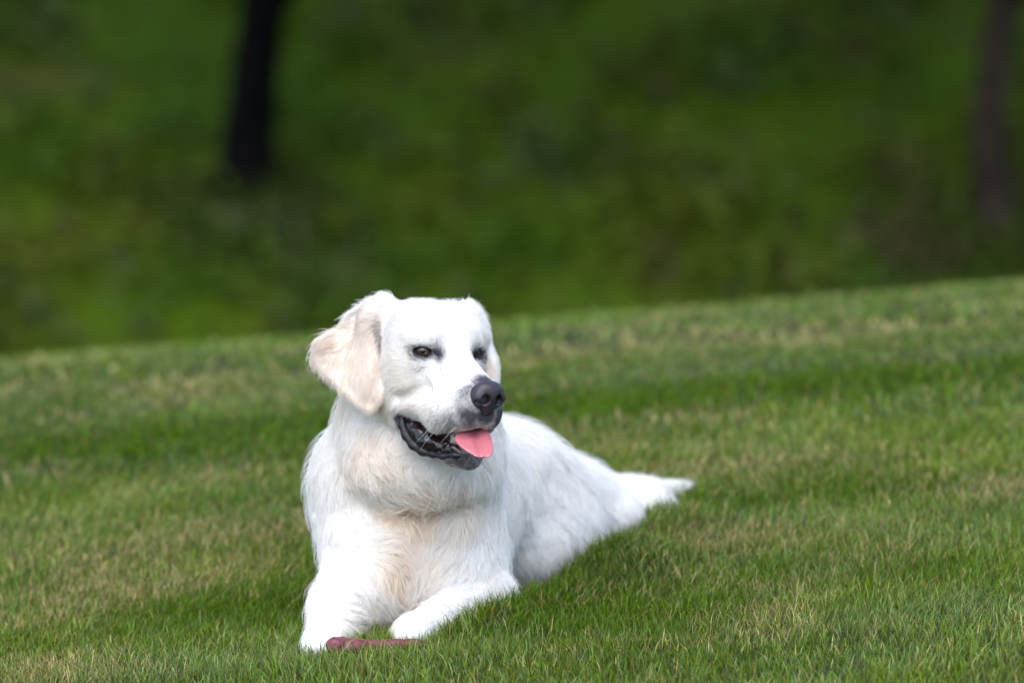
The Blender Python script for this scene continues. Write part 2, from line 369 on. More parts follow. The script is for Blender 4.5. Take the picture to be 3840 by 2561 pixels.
# ---- pigment of the skin and hair, plus painted fold shade, from the place on the body
def on_sheet(P, poly, depth, tol):
    u, v = pix(P); poly = np.asarray(poly, float); inside = np.zeros(len(u), bool)
    for a, b in zip(poly, np.roll(poly, -1, 0)):
        cnd = (a[1] > v) != (b[1] > v)
        inside ^= cnd & (u < (b[0] - a[0]) * (v - a[1]) / (b[1] - a[1] + 1e-12) + a[0])
    return inside & (np.abs(P[:, 1] - depth(u, v)) < tol)
def grow(poly, k):
    p = np.asarray(poly, float); c = p.mean(0); return c + (p - c) * k
def blob(L, c, r, p=2.0):
    return np.exp(-((((L - np.array(c)) / np.array(r)) ** 2).sum(1)) ** (p / 2))
def pigment(P):
    """returns dark (0..1) skin darkness, warm (0..1) cream, ear (0..1)"""
    L = Hinv(P); u, v = pix(P)
    head = (L[:, 0] > -9) & (L[:, 2] > -16)
    dark = np.zeros(len(P))
    for s in (-1, 1):
        dark = np.maximum(dark, 1.25 * blob(L, (0.1, s * 4.5, -0.1), (1.6, 1.75, 1.05), 3))
        dark = np.maximum(dark, 1.0 * blob(L, (1.6, s * 3.1, 0.1), (1.5, 1.2, 1.1)))
        dark = np.maximum(dark, 0.14 * blob(L, (1.2, s * 2.8, 1.9), (1.2, 1.0, 1.3)))
        dark = np.maximum(dark, 0.30 * blob(L, (1.5, s * 4.6, -2.0), (2.0, 2.0, 1.5)))
        dark = np.maximum(dark, 0.85 * blob(L, (10.6, s * 2.2, -6.0), (2.2, 2.4, 2.4)))
        dark = np.maximum(dark, 0.62 * blob(L, (8.2, s * 3.8, -7.6), (3.0, 2.2, 2.2)))
        dark = np.maximum(dark, 0.75 * blob(L, (9.7, s * 2.2, -3.4), (1.3, 1.8, 2.0)))
        dark = np.maximum(dark, 1.0 * blob(L, (-1.6, s * 5.0, -9.9), (1.0, 2.0, 1.0), 3))
    dark = np.maximum(dark, 0.9 * blob(L, (11.4, 0, -5.8), (2, 2.6, 1.8)))
    dark = np.maximum(dark, 0.85 * blob(L, (9.6, 0, -1.2), (1.6, 2.0, 1.2)))
    dark = np.maximum(dark, 0.85 * blob(L, (9.0, -1.0, -12.5), (2.3, 3.0, 1.7), 2.4))
    dark = np.maximum(dark, 0.6 * blob(L, (7.0, -2.2, -13.9), (1.8, 2.0, 1.0)))
    nz_ = (((L - np.array([11.2, 0, -3.0])) / np.array([2.0, 2.4, 2.2])) ** 2).sum(1) < 1
    dark = np.where(nz_, 1.3, dark)
    mouth = (L[:, 0] > -1.9) & (L[:, 0] < 11.5) & (L[:, 2] > -13.2 + 0.05 * L[:, 0]) & (L[:, 2] < -9.0 + 0.12 * np.maximum(L[:, 0] - 6, 0) ** 1.2) & (np.abs(L[:, 1]) < 6)
    carved = np.zeros(len(P), bool)
    for s in (-1, 1):
        for p, q, a, b in (((-1.2, s * 5.2, -10.1), (2.0, s * 4.1, -11.0), .75, 1.4), ((2.0, s * 4.1, -11.0), (6.0, s * 3.2, -11.2), 1.4, 1.25),
                           ((6.0, s * 3.2, -11.0), (11.0, s * 1.4, -9.3), 1.25, 1.05), ((1.0, 0, -10.2), (11.5, 0, -9.0), 1.5, 1.2)):
            p = np.array(p); q = np.array(q); vv = q - p; t = np.clip(((L - p) @ vv) / (vv @ vv), 0, 1)
            carved |= np.linalg.norm(L - p - t[:, None] * vv, axis=1) < a + (b - a) * t + 0.16
    earL = on_sheet(P, grow(EARL, 1.03), earl_depth, 0.022); earR = on_sheet(P, grow(EARR, 1.06), earr_depth, 0.025)
    warm = 0.14 + 0.22 * blob(L, (-2, -6, -4), (5, 4, 5)) + 0.2 * blob(L, (5, -5, -6), (4, 3, 3))
    W = [(1480, 2120, 90, 120, .75), (1600, 2120, 110, 110, .5), (1560, 1925, 170, 45, 1.0), (1560, 1880, 190, 110, .75), (1400, 1700, 130, 150, .55), (1500, 2000, 130, 160, .6), (1400, 2330, 140, 90, .55), (1600, 2250, 140, 60, .5), (1720, 1900, 120, 130, .5),  # cream areas of the coat; the ruff crease entry also tints in its shadow
         (1600, 1790, 120, 50, .6), (1290, 1500, 60, 100, .45), (1460, 1500, 60, 130, .4), (1840, 1330, 40, 90, .5)]
    front = P[:, 1] < 0.42
    for a, b, c, d_, k in W: warm = np.maximum(warm, k * np.exp(-((u - a) / c) ** 2 - ((v - b) / d_) ** 2) * front)
    warm = np.where(earL, 0.9 - 0.6 * sstep(1270, 1130, v), warm); warm = np.where(earR, np.where(u < 1800 + 0.16 * (v - 1130), 0.85, 0.15) * sstep(1120, 1220, v) + .1, warm)
    crease_shade = 0.5 * np.exp(-((u - 1424) / 14) ** 2 - ((v - 1260) / 70) ** 2) * (P[:, 1] < 0.2) * (L[:, 0] < 1)  # shade in the fold beside the near ear, painted dark
    dark = np.maximum(dark, crease_shade)
    for i in range(4):                                        # whisker spots in rows on the lip
        for j in range(5):
            for s in (-1, 1): dark = np.maximum(dark, (.75 - .07 * ((i * 3 + j * 2) % 5)) * np.exp(-(((L[:, 0] - (5.2 + 1.05 * j + .3 * i + .2 * math.sin(7 * i + 3 * j))) / .17) ** 2 + ((L[:, 2] - (-5.6 - .75 * i + .22 * math.sin(5 * j + 2 * i))) / .15) ** 2)) * (L[:, 1] * s > 1.5))
    dark = np.clip(dark * (0.75 + 0.5 * vnoise(P, 130, 2, 3)), 0, 1.2)
    return dark, np.clip(warm * (0.6 + 0.8 * vnoise(P, 28, 2, 9)), 0, 1), earL, earR, carved
WHITE = np.array([0.935, 0.93, 0.93]); CREAM = np.array([0.90, 0.79, 0.66]); EARC = np.array([0.90, 0.825, 0.755]); DARK = np.array([0.045, 0.040, 0.050])
def mixc(a, b, t): return a + (b - a) * t[:, None]

if 'dog' in PARTS:
    dog = bpy.data.objects.new('dog', None); col.objects.link(dog); dog.location = (0, 0, 0)
    tag(dog, 'large cream white long-haired dog lying on the lawn, mouth open with pink tongue out', 'dog')
    dk, wm, eL, eR, cv = pigment(BV)
    ear = (eL | eR)
    C0 = mixc(np.tile(WHITE * 0.72, (len(BV), 1)), CREAM * 0.85, wm); C0 = np.where(ear[:, None], mixc(np.tile(WHITE * .9, (len(BV), 1)), EARC * 0.9, np.clip(wm * 1.2, 0, 1)), C0)
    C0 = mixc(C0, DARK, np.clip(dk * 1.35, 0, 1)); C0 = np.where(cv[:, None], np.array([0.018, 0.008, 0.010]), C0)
    m_skin = attr_mat('skin', 0.55, 0.35)
    body = mesh_np('body', BV, BF, m_skin, dog, cols=C0)

    def mini(name, fn, lo, hi, h, mat, parent=dog, relaxn=2, noise=0.0, nsc=300):
        G = [np.arange(a, b + h, h) for a, b in zip(lo, hi)]; f = Field(G); fn(f)
        if noise:
            X, Y, Z = np.meshgrid(*G, indexing='ij'); f.f += (noise * (vnoise(np.stack([X, Y, Z], -1), nsc, 2) - 0.5)).astype(np.float32)
        V, Q = surface_nets(f); V = relax(V, Q, relaxn)
        if ((V - V.mean(0)) * vnormals(V, Q)).sum() < 0: Q = Q[:, ::-1]
        return mesh_np(name, V, Q, mat, parent)
    # nose leather with two comma-shaped nostrils
    m_nose = plain_mat('nose_leather', (0.022, 0.017, 0.023), 0.45, 0.5, 0.1, nscale=900, namp=0.4, bump=0.5)
    def fnose(f):
        E = lambda c, r, k=0.004, op='+': f.ell(H(*c), np.array(r) * 0.01, HM, k, op)
        E((10.6, 0, -2.9), (1.6, 2.45, 1.8)); E((11.1, 0, -2.1), (1.3, 2.0, 1.15))
        E((11.25, 1.45, -3.2), (1.05, 1.1, 1.3)); E((11.25, -1.45, -3.2), (1.05, 1.1, 1.3))
        f.cap(H(11.5, 0, -3.0), H(11.2, 0, -4.7), 0.010, 0.010, 0.006)
        for s in (-1, 1):
            E((12.2, s * 1.05, -3.3), (0.95, 0.58, 0.66), 0.003, '-'); f.cap(H(12.1, s * 1.2, -3.7), H(11.7, s * 2.0, -3.55), 0.0034, 0.0024, 0.003, '-')
            f.cap(H(12.6, s * 1.0, -3.2), H(10.4, s * 0.8, -3.4), 0.0055, 0.005, 0.003, '-')
        f.cap(H(12.6, 0, -4.0), H(12.1, 0, -6.0), 0.0012, 0.0012, 0.003, '-')
    c = H(11, 0, -3.2); mini('nose', fnose, c - 0.036, c + 0.036, 0.0009, m_nose, noise=0.0006, nsc=700)
    # tongue
    m_tongue = plain_mat('tongue_skin', (0.47, 0.14, 0.165), 0.32, 0.5, 0.5, 0.3, nscale=500, namp=0.12, bump=0.25)
    TP = [(1698, 1640), (1716, 1668), (1755, 1699), (1796, 1718), (1834, 1716), (1853, 1696), (1851, 1662), (1838, 1628), (1822, 1596), (1780, 1590), (1730, 1606)]
    def tdepth(u, v):
        return 0.045 - 0.078 * np.clip((v - 1590) / 125.0, 0, 1.2) ** 0.8 + 0.006 * np.exp(-((u - (1785 + 0.3 * (v - 1640))) / 14.0) ** 2)
    mini('tongue', lambda f: f.sheet(TP, tdepth, 0.0045, 0.004, 0.004), (-0.10, -0.06, 0.235), (0.0, 0.10, 0.335), 0.0012, m_tongue, noise=0.0022, nsc=150)
    # lower lips and the wet lining of the mouth
    m_lip = plain_mat('wet_lip', (0.007, 0.007, 0.010), 0.45, 0.32, 0.08, nscale=400, namp=0.4, bump=0.4)
    m_gum = plain_mat('wet_gum', (0.012, 0.005, 0.007), 0.30, 0.5, 0.25, nscale=250, namp=0.6, bump=0.6)
    for s in (-1, 1):
        pts = [(-1.9, 4.9, -9.6, 0.45), (-1.4, 5.0, -10.8, .56), (-0.3, 4.8, -12.0, .62), (1.2, 4.4, -12.9, .62), (3.0, 3.9, -13.3, .56), (4.8, 3.3, -13.2, .42), (6.6, 2.9, -12.9, .40), (8.4, 2.1, -12.2, .42), (9.8, 0.9, -11.8, .34)]
        def flip(f):
            for p, q in zip(pts[:-1], pts[1:]): f.cap(H(p[0], s * p[1], p[2]), H(q[0], s * q[1], q[2]), p[3] * .01, q[3] * .01, 0.006)
        c = H(3.5, s * 3, -11.5); mini('lower_lip', flip, c - 0.075, c + 0.075, 0.0015, m_lip, relaxn=9)
    def fgum(f):
        for s in (-1, 1):
            f.cap(H(-0.5, s * 4.0, -10.8), H(3.0, s * 3.1, -11.9), 0.009, 0.013, 0.006); f.cap(H(3.0, s * 3.1, -11.9), H(8.4, s * 1.2, -11.9), 0.012, 0.008, 0.006)
        for i in range(7):
            for s in (-1, 1):
                t = i / 6; f.ell(H(0.5 + 7 * t, s * (3.9 - 2.0 * t), -11.1 - 0.5 * math.sin(3 * t) + 0.25 * (i % 2)), (0.006, 0.006, 0.005), I3, 0.003)
    c = H(4, 0, -11.5); mini('gum', fgum, c - 0.085, c + 0.085, 0.0016, m_gum, noise=0.006, nsc=140)
    # eyes
    m_eye = attr_mat('eye_surface', 0.08, 0.4); m_eye.node_tree.nodes['Principled BSDF'].inputs['Coat Weight'].default_value = 0.8
    m_eye.node_tree.nodes['Principled BSDF'].inputs['Coat Roughness'].default_value = 0.02
    for s in (-1, 1):
        nu, nv = 48, 33
        th = np.linspace(0, math.pi, nv); ph = np.arange(nu) / nu * 2 * math.pi
        T, Pn = np.meshgrid(th, ph, indexing='ij')
        gz = np.array([0.86, s * 0.42 - 0.02, 0.05]); gz /= np.linalg.norm(gz)
        q = Vector((0, 0, 1)).rotation_difference(Vector(gz)).to_matrix(); q = np.array(q)
        rr = 1.24 + 0.06 * np.exp(-(T / 0.45) ** 2)
        Lc = np.stack([np.sin(T) * np.cos(Pn), np.sin(T) * np.sin(Pn), np.cos(T)], -1) * rr[..., None]
        Lc = Lc.reshape(-1, 3) @ q.T + np.array([-1.02, s * 3.86, -0.02])
        V = HO + (Lc * 0.01) @ HM.T
        F4 = [[i * nu + j, i * nu + (j + 1) % nu, (i + 1) * nu + (j + 1) % nu, (i + 1) * nu + j] for i in range(nv - 1) for j in range(nu)]
        t = T.ravel(); cc = np.where((t < 0.22)[:, None], np.array([0.004, 0.004, 0.004]), np.where((t < 0.56)[:, None], np.array([0.045, 0.026, 0.012]), np.where((t < 0.66)[:, None], np.array([0.01, .007, .006]), np.array([0.05, 0.03, 0.03]))))
        mesh_np('eye', V, np.array(F4)[:, ::-1] if ((V[F4[700][0]] - V.mean(0)) @ np.cross(V[F4[700][2]] - V[F4[700][0]], V[F4[700][3]] - V[F4[700][1]])) < 0 else F4, m_eye, dog, cols=cc)

# ------------------------------------------------------------------ fur: every hair a tapered curve combed along guide directions
def surf(u0, v0):
    """the visible body point behind a photo pixel"""
    d = (BU - u0) ** 2 + (BVv - v0) ** 2; m = d < 18 ** 2
    if not m.any(): m = d <= d.min() + 200
    i = np.where(m)[0]; return BV[i[np.argmin(BV[i, 1])]]
BU, BVv = pix(BV)
GP, GD, GLn = [], [], []
def hg(c, d, ln, both=True):
    for s in ((-1, 1) if both else (1,)):
        GP.append(H(c[0], c[1] * s, c[2])); GD.append(HM @ np.array([d[0], d[1] * s, d[2]])); GLn.append(ln)
for c, d, ln in [((8, 0, -1.3), (-1, 0, .2), 4), ((3, 0, .6), (-1, 0, .45), 6), ((0, 0, 3.2), (-.8, 0, .6), 8), ((-5, 0, 5.2), (-1, 0, 0), 11), ((-8, 2, 4.5), (-1, .1, -.2), 14),
                 ((-1, 3.5, 3.0), (-.7, .3, .5), 8), ((1.6, 2.6, 1.5), (-.3, .1, .9), 7), ((-1.5, 5.3, -.3), (-1, .15, -.1), 8), ((2, 4.4, -2.2), (-.8, .3, -.5), 6), ((5, 3.0, -3.0), (-.9, .2, -.3), 5),
                 ((-4, 6.8, -3.5), (-.8, 0, -.5), 12), ((-4.5, 6.2, -8), (-.5, 0, -1), 18), ((3.5, 5.2, -6), (-.7, .1, -.6), 7), ((1, 5.2, -7.5), (-.7, .1, -.6), 9), ((8, 4.2, -6.5), (-.4, .3, -.8), 5), ((10.5, 2.4, -6), (-.3, .5, -.8), 4),
                 ((8, 1, -14), (-.7, .2, -.7), 8), ((2, 3.4, -14), (-.9, .1, -.4), 14), ((-1, 4, -13.5), (-.8, 0, -.6), 20), ((6.5, 4.4, -9.6), (-.3, .1, -1), 7), ((4, 3.8, -4.5), (-.9, .1, -.4), 5)]:
    hg(c, d, ln, c[1] != 0)
PG = [(1400,1140,-.6,.45,13),(1345,1150,-.8,-.4,22),(1410,1128,-.5,-.9,24),(1290,1190,-.85,-.1,22),(1300,1250,-.6,.7,13),(1360,1290,-.1,1,13),(1415,1330,.05,1,10),(1225,1275,-.9,.1,25),(1190,1330,-.8,.6,17),(1280,1380,.15,1,14),(1350,1440,.1,1,14),(1400,1500,0,1,9),(1310,1470,-.05,1,14),(1385,1380,.05,1,12),(1210,1390,-.4,.9,16),
 (1745,1135,.5,-.9,24),(1790,1160,.8,-.25,14),(1830,1230,.75,.5,12),(1866,1340,.6,.8,12),(1862,1430,.15,1,10),(1825,1320,.25,1,8),
 (1262,1520,-.5,.8,24),(1300,1560,-.2,1,24),(1240,1640,-.75,.7,32),(1190,1745,-.8,.5,34),(1170,1830,-.5,.85,28),(1340,1660,.05,1,30),(1400,1600,.15,1,26),(1390,1740,.6,.6,36),(1450,1680,.5,.6,30),(1460,1810,.75,.6,42),(1560,1840,.25,1,44),(1640,1850,.0,1,44),(1740,1830,-.15,1,42),(1840,1770,-.15,1,34),(1600,1780,.2,1,30),(1880,1650,.0,1,28),
 (1250,1780,.1,1,34),(1330,1880,.25,.9,36),(1470,1930,.1,1,44),(1440,2020,.5,.7,36),(1500,2120,.25,1,44),(1600,1990,-.25,1,42),(1700,1960,-.45,.85,40),(1660,2100,-.75,.65,40),(1560,2180,-.55,.8,40),(1640,2220,-.9,.4,34),(1780,2060,-.6,.8,34),(1860,1950,-.15,1,30),(1870,2100,-.15,1,28),
 (1210,1900,.1,1,26),(1280,1960,.6,.65,28),(1370,2010,.85,.3,32),(1230,2060,.2,1,18),(1330,2100,.5,.8,22),(1230,2180,.15,1,15),(1340,2200,.6,.75,26),(1430,2230,.6,.75,42),(1330,2300,.85,.4,38),(1400,2330,.85,.35,44),(1200,2330,.1,1,14),(1260,2360,.5,.8,16),(1180,2430,0,1,5),(1260,2430,.2,1,6),
 (1760,2250,-.8,.45,14),(1650,2310,-.8,.5,11),(1570,2325,-.8,.6,7),(1520,2385,-.6,.8,5),(1850,2210,-.4,.9,22),(1480,2280,.3,1,36),
 (1980,1630,.6,.35,30),(2090,1700,.75,.45,32),(1990,1760,.5,.75,30),(1950,1900,.25,.95,28),(1940,2060,.35,.9,28),(2000,2130,.55,.75,26),(2080,2040,.5,.8,26),(2100,1850,.75,.6,28),(2160,1960,.6,.75,28),(2230,1780,.85,.4,30),(2280,1860,.9,.35,30),(2400,1850,.95,.2,24),(2500,1850,.95,.05,22),(2550,1825,.98,-.15,24)]
for a, b, dx, dy, ln in PG:
    GP.append(surf(a, b)); GD.append(np.array([dx, 0.06, 0]) - CU * dy); GLn.append(ln)
GP = np.array(GP); GD = np.array(GD); GD /= np.linalg.norm(GD, axis=1, keepdims=True); GLn = np.array(GLn, float) * 0.001
# far side of the dog: combed back and down
def comb(P):
    D = np.zeros_like(P); Ln = np.zeros(len(P))
    for a in range(0, len(P), 40000):
        p = P[a:a + 40000]; d2 = ((p[:, None] - GP[None]) ** 2).sum(2); wt = 1 / (d2 + 0.009 ** 2) ** 2.2
        wt /= wt.sum(1, keepdims=True); D[a:a + 40000] = wt @ GD; Ln[a:a + 40000] = wt @ GLn
    return D, Ln
def grow_fur(N):
    # triangles of the quads, area x density sampling
    c = BV[BF].mean(1); n = np.cross(BV[BF[:, 2]] - BV[BF[:, 0]], BV[BF[:, 3]] - BV[BF[:, 1]]); area = 0.5 * np.linalg.norm(n, axis=1)
    L = Hinv(c); headw = np.exp(-np.maximum(np.linalg.norm((L - np.array([-1, 0, -4])) / np.array([13, 9, 13]), axis=1) - 1, 0) * 6)
    gz = ground_z(c[:, 0], c[:, 1])
    facing = np.einsum('ij,ij->i', n / np.maximum(np.linalg.norm(n, axis=1, keepdims=True), 1e-12), (CAMP - c) / np.linalg.norm(CAMP - c, axis=1, keepdims=True))
    dens = area * (1 + 3.4 * headw) * np.where(facing > -0.25, 1.0, 0.28) * (c[:, 2] > gz - 0.004)
    dens = dens * (1 + 1.6 * np.exp(-((L - np.array([9.5, 0, -6])) ** 2).sum(1) / 14.0))
    cdf = np.cumsum(dens); cdf /= cdf[-1]
    k = np.searchsorted(cdf, rng.random(N)); a, b = rng.random(N), rng.random(N)
    q = BF[k]; bl = lambda A: (A[q[:, 0]] * ((1 - a) * (1 - b))[:, None] + A[q[:, 1]] * (a * (1 - b))[:, None] + A[q[:, 2]] * (a * b)[:, None] + A[q[:, 3]] * ((1 - a) * b)[:, None])
    P = bl(BV); Nn = bl(BN); Nn /= np.linalg.norm(Nn, axis=1, keepdims=True)
    dk, wm, eL, eR, cv = pigment(P)
    # bare skin: mouth, nose, lid rims
    L = Hinv(P); bare = cv.copy()
    for s in (-1, 1): bare |= (((L - np.array([0.0, s * 4.5, 0.0])) / np.array([1.35, 1.5, 0.82])) ** 2).sum(1) < 1
    bare |= (((L - np.array([11.2, 0, -3.0])) / np.array([1.9, 2.4, 2.0])) ** 2).sum(1) < 1
    keep = ~bare & (rng.random(N) > 0.45 * np.clip(dk, 0, 1))
    P, Nn, dk, wm, eL, eR, L = [z[keep] for z in (P, Nn, dk, wm, eL, eR, L)]
    D, Ln = comb(P)
    nz = np.stack([vnoise(P, 38, 2, s) - 0.5 for s in (1, 2, 3)], 1); nz2 = np.stack([vnoise(P, 110, 1, s) - 0.5 for s in (4, 5, 6)], 1)
    lf = sstep(0.008, 0.03, Ln)
    D = D + nz * (0.5 + 1.0 * lf)[:, None] + nz2 * (0.25 + 0.45 * lf)[:, None] + rng.normal(0, 1, P.shape) * (0.08 + 0.03 * lf)[:, None]
    T = D - Nn * (D * Nn).sum(1, keepdims=True); T /= np.maximum(np.linalg.norm(T, axis=1, keepdims=True), 1e-6)
    Ln = Ln * (0.65 + 0.6 * rng.random(len(P))) * (0.8 + 0.4 * vnoise(P, 60, 1, 8)) * (1 - 0.35 * np.clip(dk, 0, 1))
    lift = 0.24 + 0.02 * lf + 0.14 * rng.random(len(P)); stray = rng.random(len(P)) < 0.04; lift = np.where(stray, lift + 0.4, lift); Ln = np.where(stray, Ln * 1.25, Ln)
    K = 7; pts = np.zeros((len(P), K, 3)); pts[:, 0] = P - Nn * 0.0006
    curl = np.cross(Nn, T); phase = rng.random(len(P)) * 0.6 + 6.28 * vnoise(P, 30, 1, 12)
    for j in range(1, K):
        t = (j - 0.5) / (K - 1)
        wav = 0.20 * lf * np.sin(t * 5.5 + phase)
        d = T + Nn * (lift * (1.35 - 2.15 * t))[:, None] + curl * wav[:, None]
        d = d / np.linalg.norm(d, axis=1, keepdims=True)
        pts[:, j] = pts[:, j - 1] + d * (Ln / (K - 1))[:, None]
    # locks: hairs rooted close together draw together towards their tips
    for cell, amt in ((0.0050, 0.35), (0.0110, 0.62), (0.022, 0.30)):
        wv = P + nz2 * 0.004
        key = np.floor(wv / cell + 0.5 * nz).astype(np.int64); key = (key[:, 0] * 73856093) ^ (key[:, 1] * 19349663) ^ (key[:, 2] * 83492791)
        _, inv, cnt = np.unique(key, return_inverse=True, return_counts=True)
        for j in range(2, K):
            mean = np.stack([np.bincount(inv, weights=pts[:, j, c]) for c in range(3)], 1) / cnt[:, None]
            f = amt * lf * (j / (K - 1)) ** 1.3 * (~stray) * (0.6 + 0.4 * rng.random(len(P)))
            pts[:, j] += (mean[inv] - pts[:, j]) * f[:, None]
    r0 = (0.00016 + 0.00009 * lf) * (0.8 + 0.4 * rng.random(len(P)))
    C = mixc(np.tile(WHITE, (len(P), 1)), CREAM, wm); C = np.where((eL | eR)[:, None], mixc(np.tile(WHITE, (len(P), 1)), EARC, np.clip(wm * 1.3, 0, 1)), C)
    isd = rng.random(len(P)) < np.clip(dk * 1.3 - 0.18, 0, 1)
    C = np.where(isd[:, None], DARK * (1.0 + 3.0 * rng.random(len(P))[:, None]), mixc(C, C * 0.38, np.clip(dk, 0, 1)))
    C = C * (0.90 + 0.12 * rng.random(len(P)))[:, None]
    tn = np.clip(vnoise(P * np.array([1, 1, .45]), 75, 2, 17) - 0.42, 0, 1)[:, None] * (lf * np.clip(wm * 1.6, 0, 1) * np.where(eL | eR, 1.3, 1.0))[:, None]; C = C * (1 - tn * np.array([0.24, 0.38, 0.55]))
    return pts, r0, C, eL, eR
def curves_obj(name, pts, r0, C, mat, parent):
    n, K, _ = pts.shape; hc = bpy.data.hair_curves.new(name); hc.add_curves([K] * n)
    hc.attributes['position'].data.foreach_set('vector', np.ascontiguousarray(pts, dtype=np.float32).ravel())
    ra = hc.attributes.get('radius') or hc.attributes.new('radius', 'FLOAT', 'POINT')
    tp = (1 - 0.85 * (np.arange(K) / (K - 1)) ** 1.6)
    ra.data.foreach_set('value', (r0[:, None] * tp[None]).astype(np.float32).ravel())
    ca = hc.attributes.new('Col', 'FLOAT_COLOR', 'POINT'); c4 = np.ones((n, K, 4), np.float32); c4[..., :3] = C[:, None, :]
    ca.data.foreach_set('color', c4.ravel())
    hc.materials.append(mat); o = bpy.data.objects.new(name, hc); col.objects.link(o); o.parent = parent
    return o
sc.cycles_curves.shape = 'RIBBONS'
if 'fur' in PARTS and 'dog' in PARTS:
    m_fur = attr_mat('fur_hair', 0.55, 0.25, trans=0.45)
    pts, r0, C, eL, eR = grow_fur(int(400000 * QUALITY)); rest = ~(eL | eR)
    curves_obj('coat', pts[rest], r0[rest], C[rest], m_fur, dog)
    for m in (eL, eR): curves_obj('ear_fur', pts[m], r0[m], C[m], m_fur, dog)
    # whiskers
    wp = []
    for s in (-1, 1):
        for i in range(9):
            x = 5.5 + 4 * rng.random(); p = H(x, s * (5.0 - (x - 5.5) * 0.55), -6.5 - 2 * rng.random()); d = HM @ np.array([0.2 - 0.5 * rng.random(), s * 0.8, -0.5 - 0.6 * rng.random()]); d /= np.linalg.norm(d)
            l = 0.02 + 0.022 * rng.random(); wp.append([p + d * l * t - np.array([0, 0, 0.25 * l]) * t * t for t in np.linspace(0, 1, 7)])
    wp = np.array(wp); curves_obj('whiskers', wp, np.full(len(wp), 0.00022), np.tile(np.array([.7, .66, .6]), (len(wp), 1)), m_fur, dog)

# ------------------------------------------------------------------ the chew toy under the paw
if 'dog' in PARTS:
    m_chew = plain_mat('chew_rubber', (0.14, 0.030, 0.040), 0.5, 0.4, 0.1, nscale=160, namp=0.35, bump=0.5)
    def fchew(f):
        a = lambda x, y, Y: at(x, y + 12, Y)
        f.cap(a(1300, 2412, -0.075), a(1560, 2402, -0.045), 0.0098, 0.0072, 0.004); f.cap(a(1560, 2402, -0.045), a(1690, 2416, -0.01), 0.0065, 0.006, 0.004)
        for x, y, Y, r in ((1255, 2405, -0.088, .0125), (1262, 2428, -0.082, .0125), (1285, 2400, -0.076, .011), (1310, 2420, -0.082, .011), (1338, 2410, -0.075, .0105), (1684, 2416, -0.01, .010), (1698, 2420, -0.004, .010)):
            f.ell(a(x, y, Y), (r, r, r * 0.9), I3, 0.007)
    chew = mini('chew_toy', fchew, (-0.27, -0.12, -0.03), (-0.04, 0.03, 0.05), 0.0016, m_chew, parent=None, noise=0.003, nsc=130)
    tag(chew, 'dark maroon knobbly chew stick in the grass under the front paws of the dog', 'dog chew')

# ------------------------------------------------------------------ ground
def soil_mat():
    m, t, p = new_mat('soil'); p.inputs['Roughness'].default_value = 0.95; p.inputs['Specular IOR Level'].default_value = 0.1
    tc = t.nodes.new('ShaderNodeTexCoord'); cols = []
    for scl, det in ((45, 6), (1.1, 5)):
        n = t.nodes.new('ShaderNodeTexNoise'); n.inputs['Scale'].default_value = scl; n.inputs['Detail'].default_value = det
        t.links.new(tc.outputs['Object'], n.inputs['Vector']); cols.append(n)
    r = t.nodes.new('ShaderNodeValToRGB'); r.color_ramp.elements[0].color = (0.012, 0.018, 0.006, 1); r.color_ramp.elements[1].color = (0.045, 0.055, 0.018, 1)
    r.color_ramp.elements[0].position = 0.35; r.color_ramp.elements[1].position = 0.68
    t.links.new(cols[0].outputs['Fac'], r.inputs[0])
    r2 = t.nodes.new('ShaderNodeValToRGB'); E = r2.color_ramp.elements
    E[0].position = 0.30; E[0].color = (0.030, 0.058, 0.001, 1); E[1].position = 0.72; E[1].color = (0.056, 0.056, 0.010, 1)
    e = E.new(0.46); e.color = (0.036, 0.070, 0.001, 1); e = E.new(0.60); e.color = (0.046, 0.070, 0.002, 1)
    t.links.new(cols[1].outputs['Fac'], r2.inputs[0])
    sx = t.nodes.new('ShaderNodeSeparateXYZ'); t.links.new(tc.outputs['Object'], sx.inputs[0])
    mr = t.nodes.new('ShaderNodeMapRange'); mr.inputs[1].default_value = 6; mr.inputs[2].default_value = 10; t.links.new(sx.outputs['Y'], mr.inputs[0])
    mx = t.nodes.new('ShaderNodeMix'); mx.data_type = 'RGBA'; t.links.new(mr.outputs[0], mx.inputs[0]); t.links.new(r.outputs[0], mx.inputs[6]); t.links.new(r2.outputs[0], mx.inputs[7])
    t.links.new(mx.outputs[2], p.inputs['Base Color'])
    return m
def grid_axis(lo, hi, f0, f1, fine, k=0.06):
    out = [lo]
    while out[-1] < hi:
        p = out[-1]; out.append(p + fine + k * max(f0 - p, p - f1, 0))
    return np.array(out)
if 'ground' in PARTS:
    gx = grid_axis(-70, 70, -1.5, 1.5, 0.03); gy = grid_axis(-14, 130, -1.2, 4.5, 0.03)
    X, Y = np.meshgrid(gx, gy, indexing='ij'); Z = ground_z(X, Y)
    V = np.stack([X, Y, Z], -1).reshape(-1, 3); ny = len(gy)
    I = (np.arange(len(gx) - 1)[:, None] * ny + np.arange(ny - 1)[None]).ravel()
    tag(mesh_np('ground', V, np.stack([I, I + ny, I + ny + 1, I + 1], 1), soil_mat()), kind='structure')

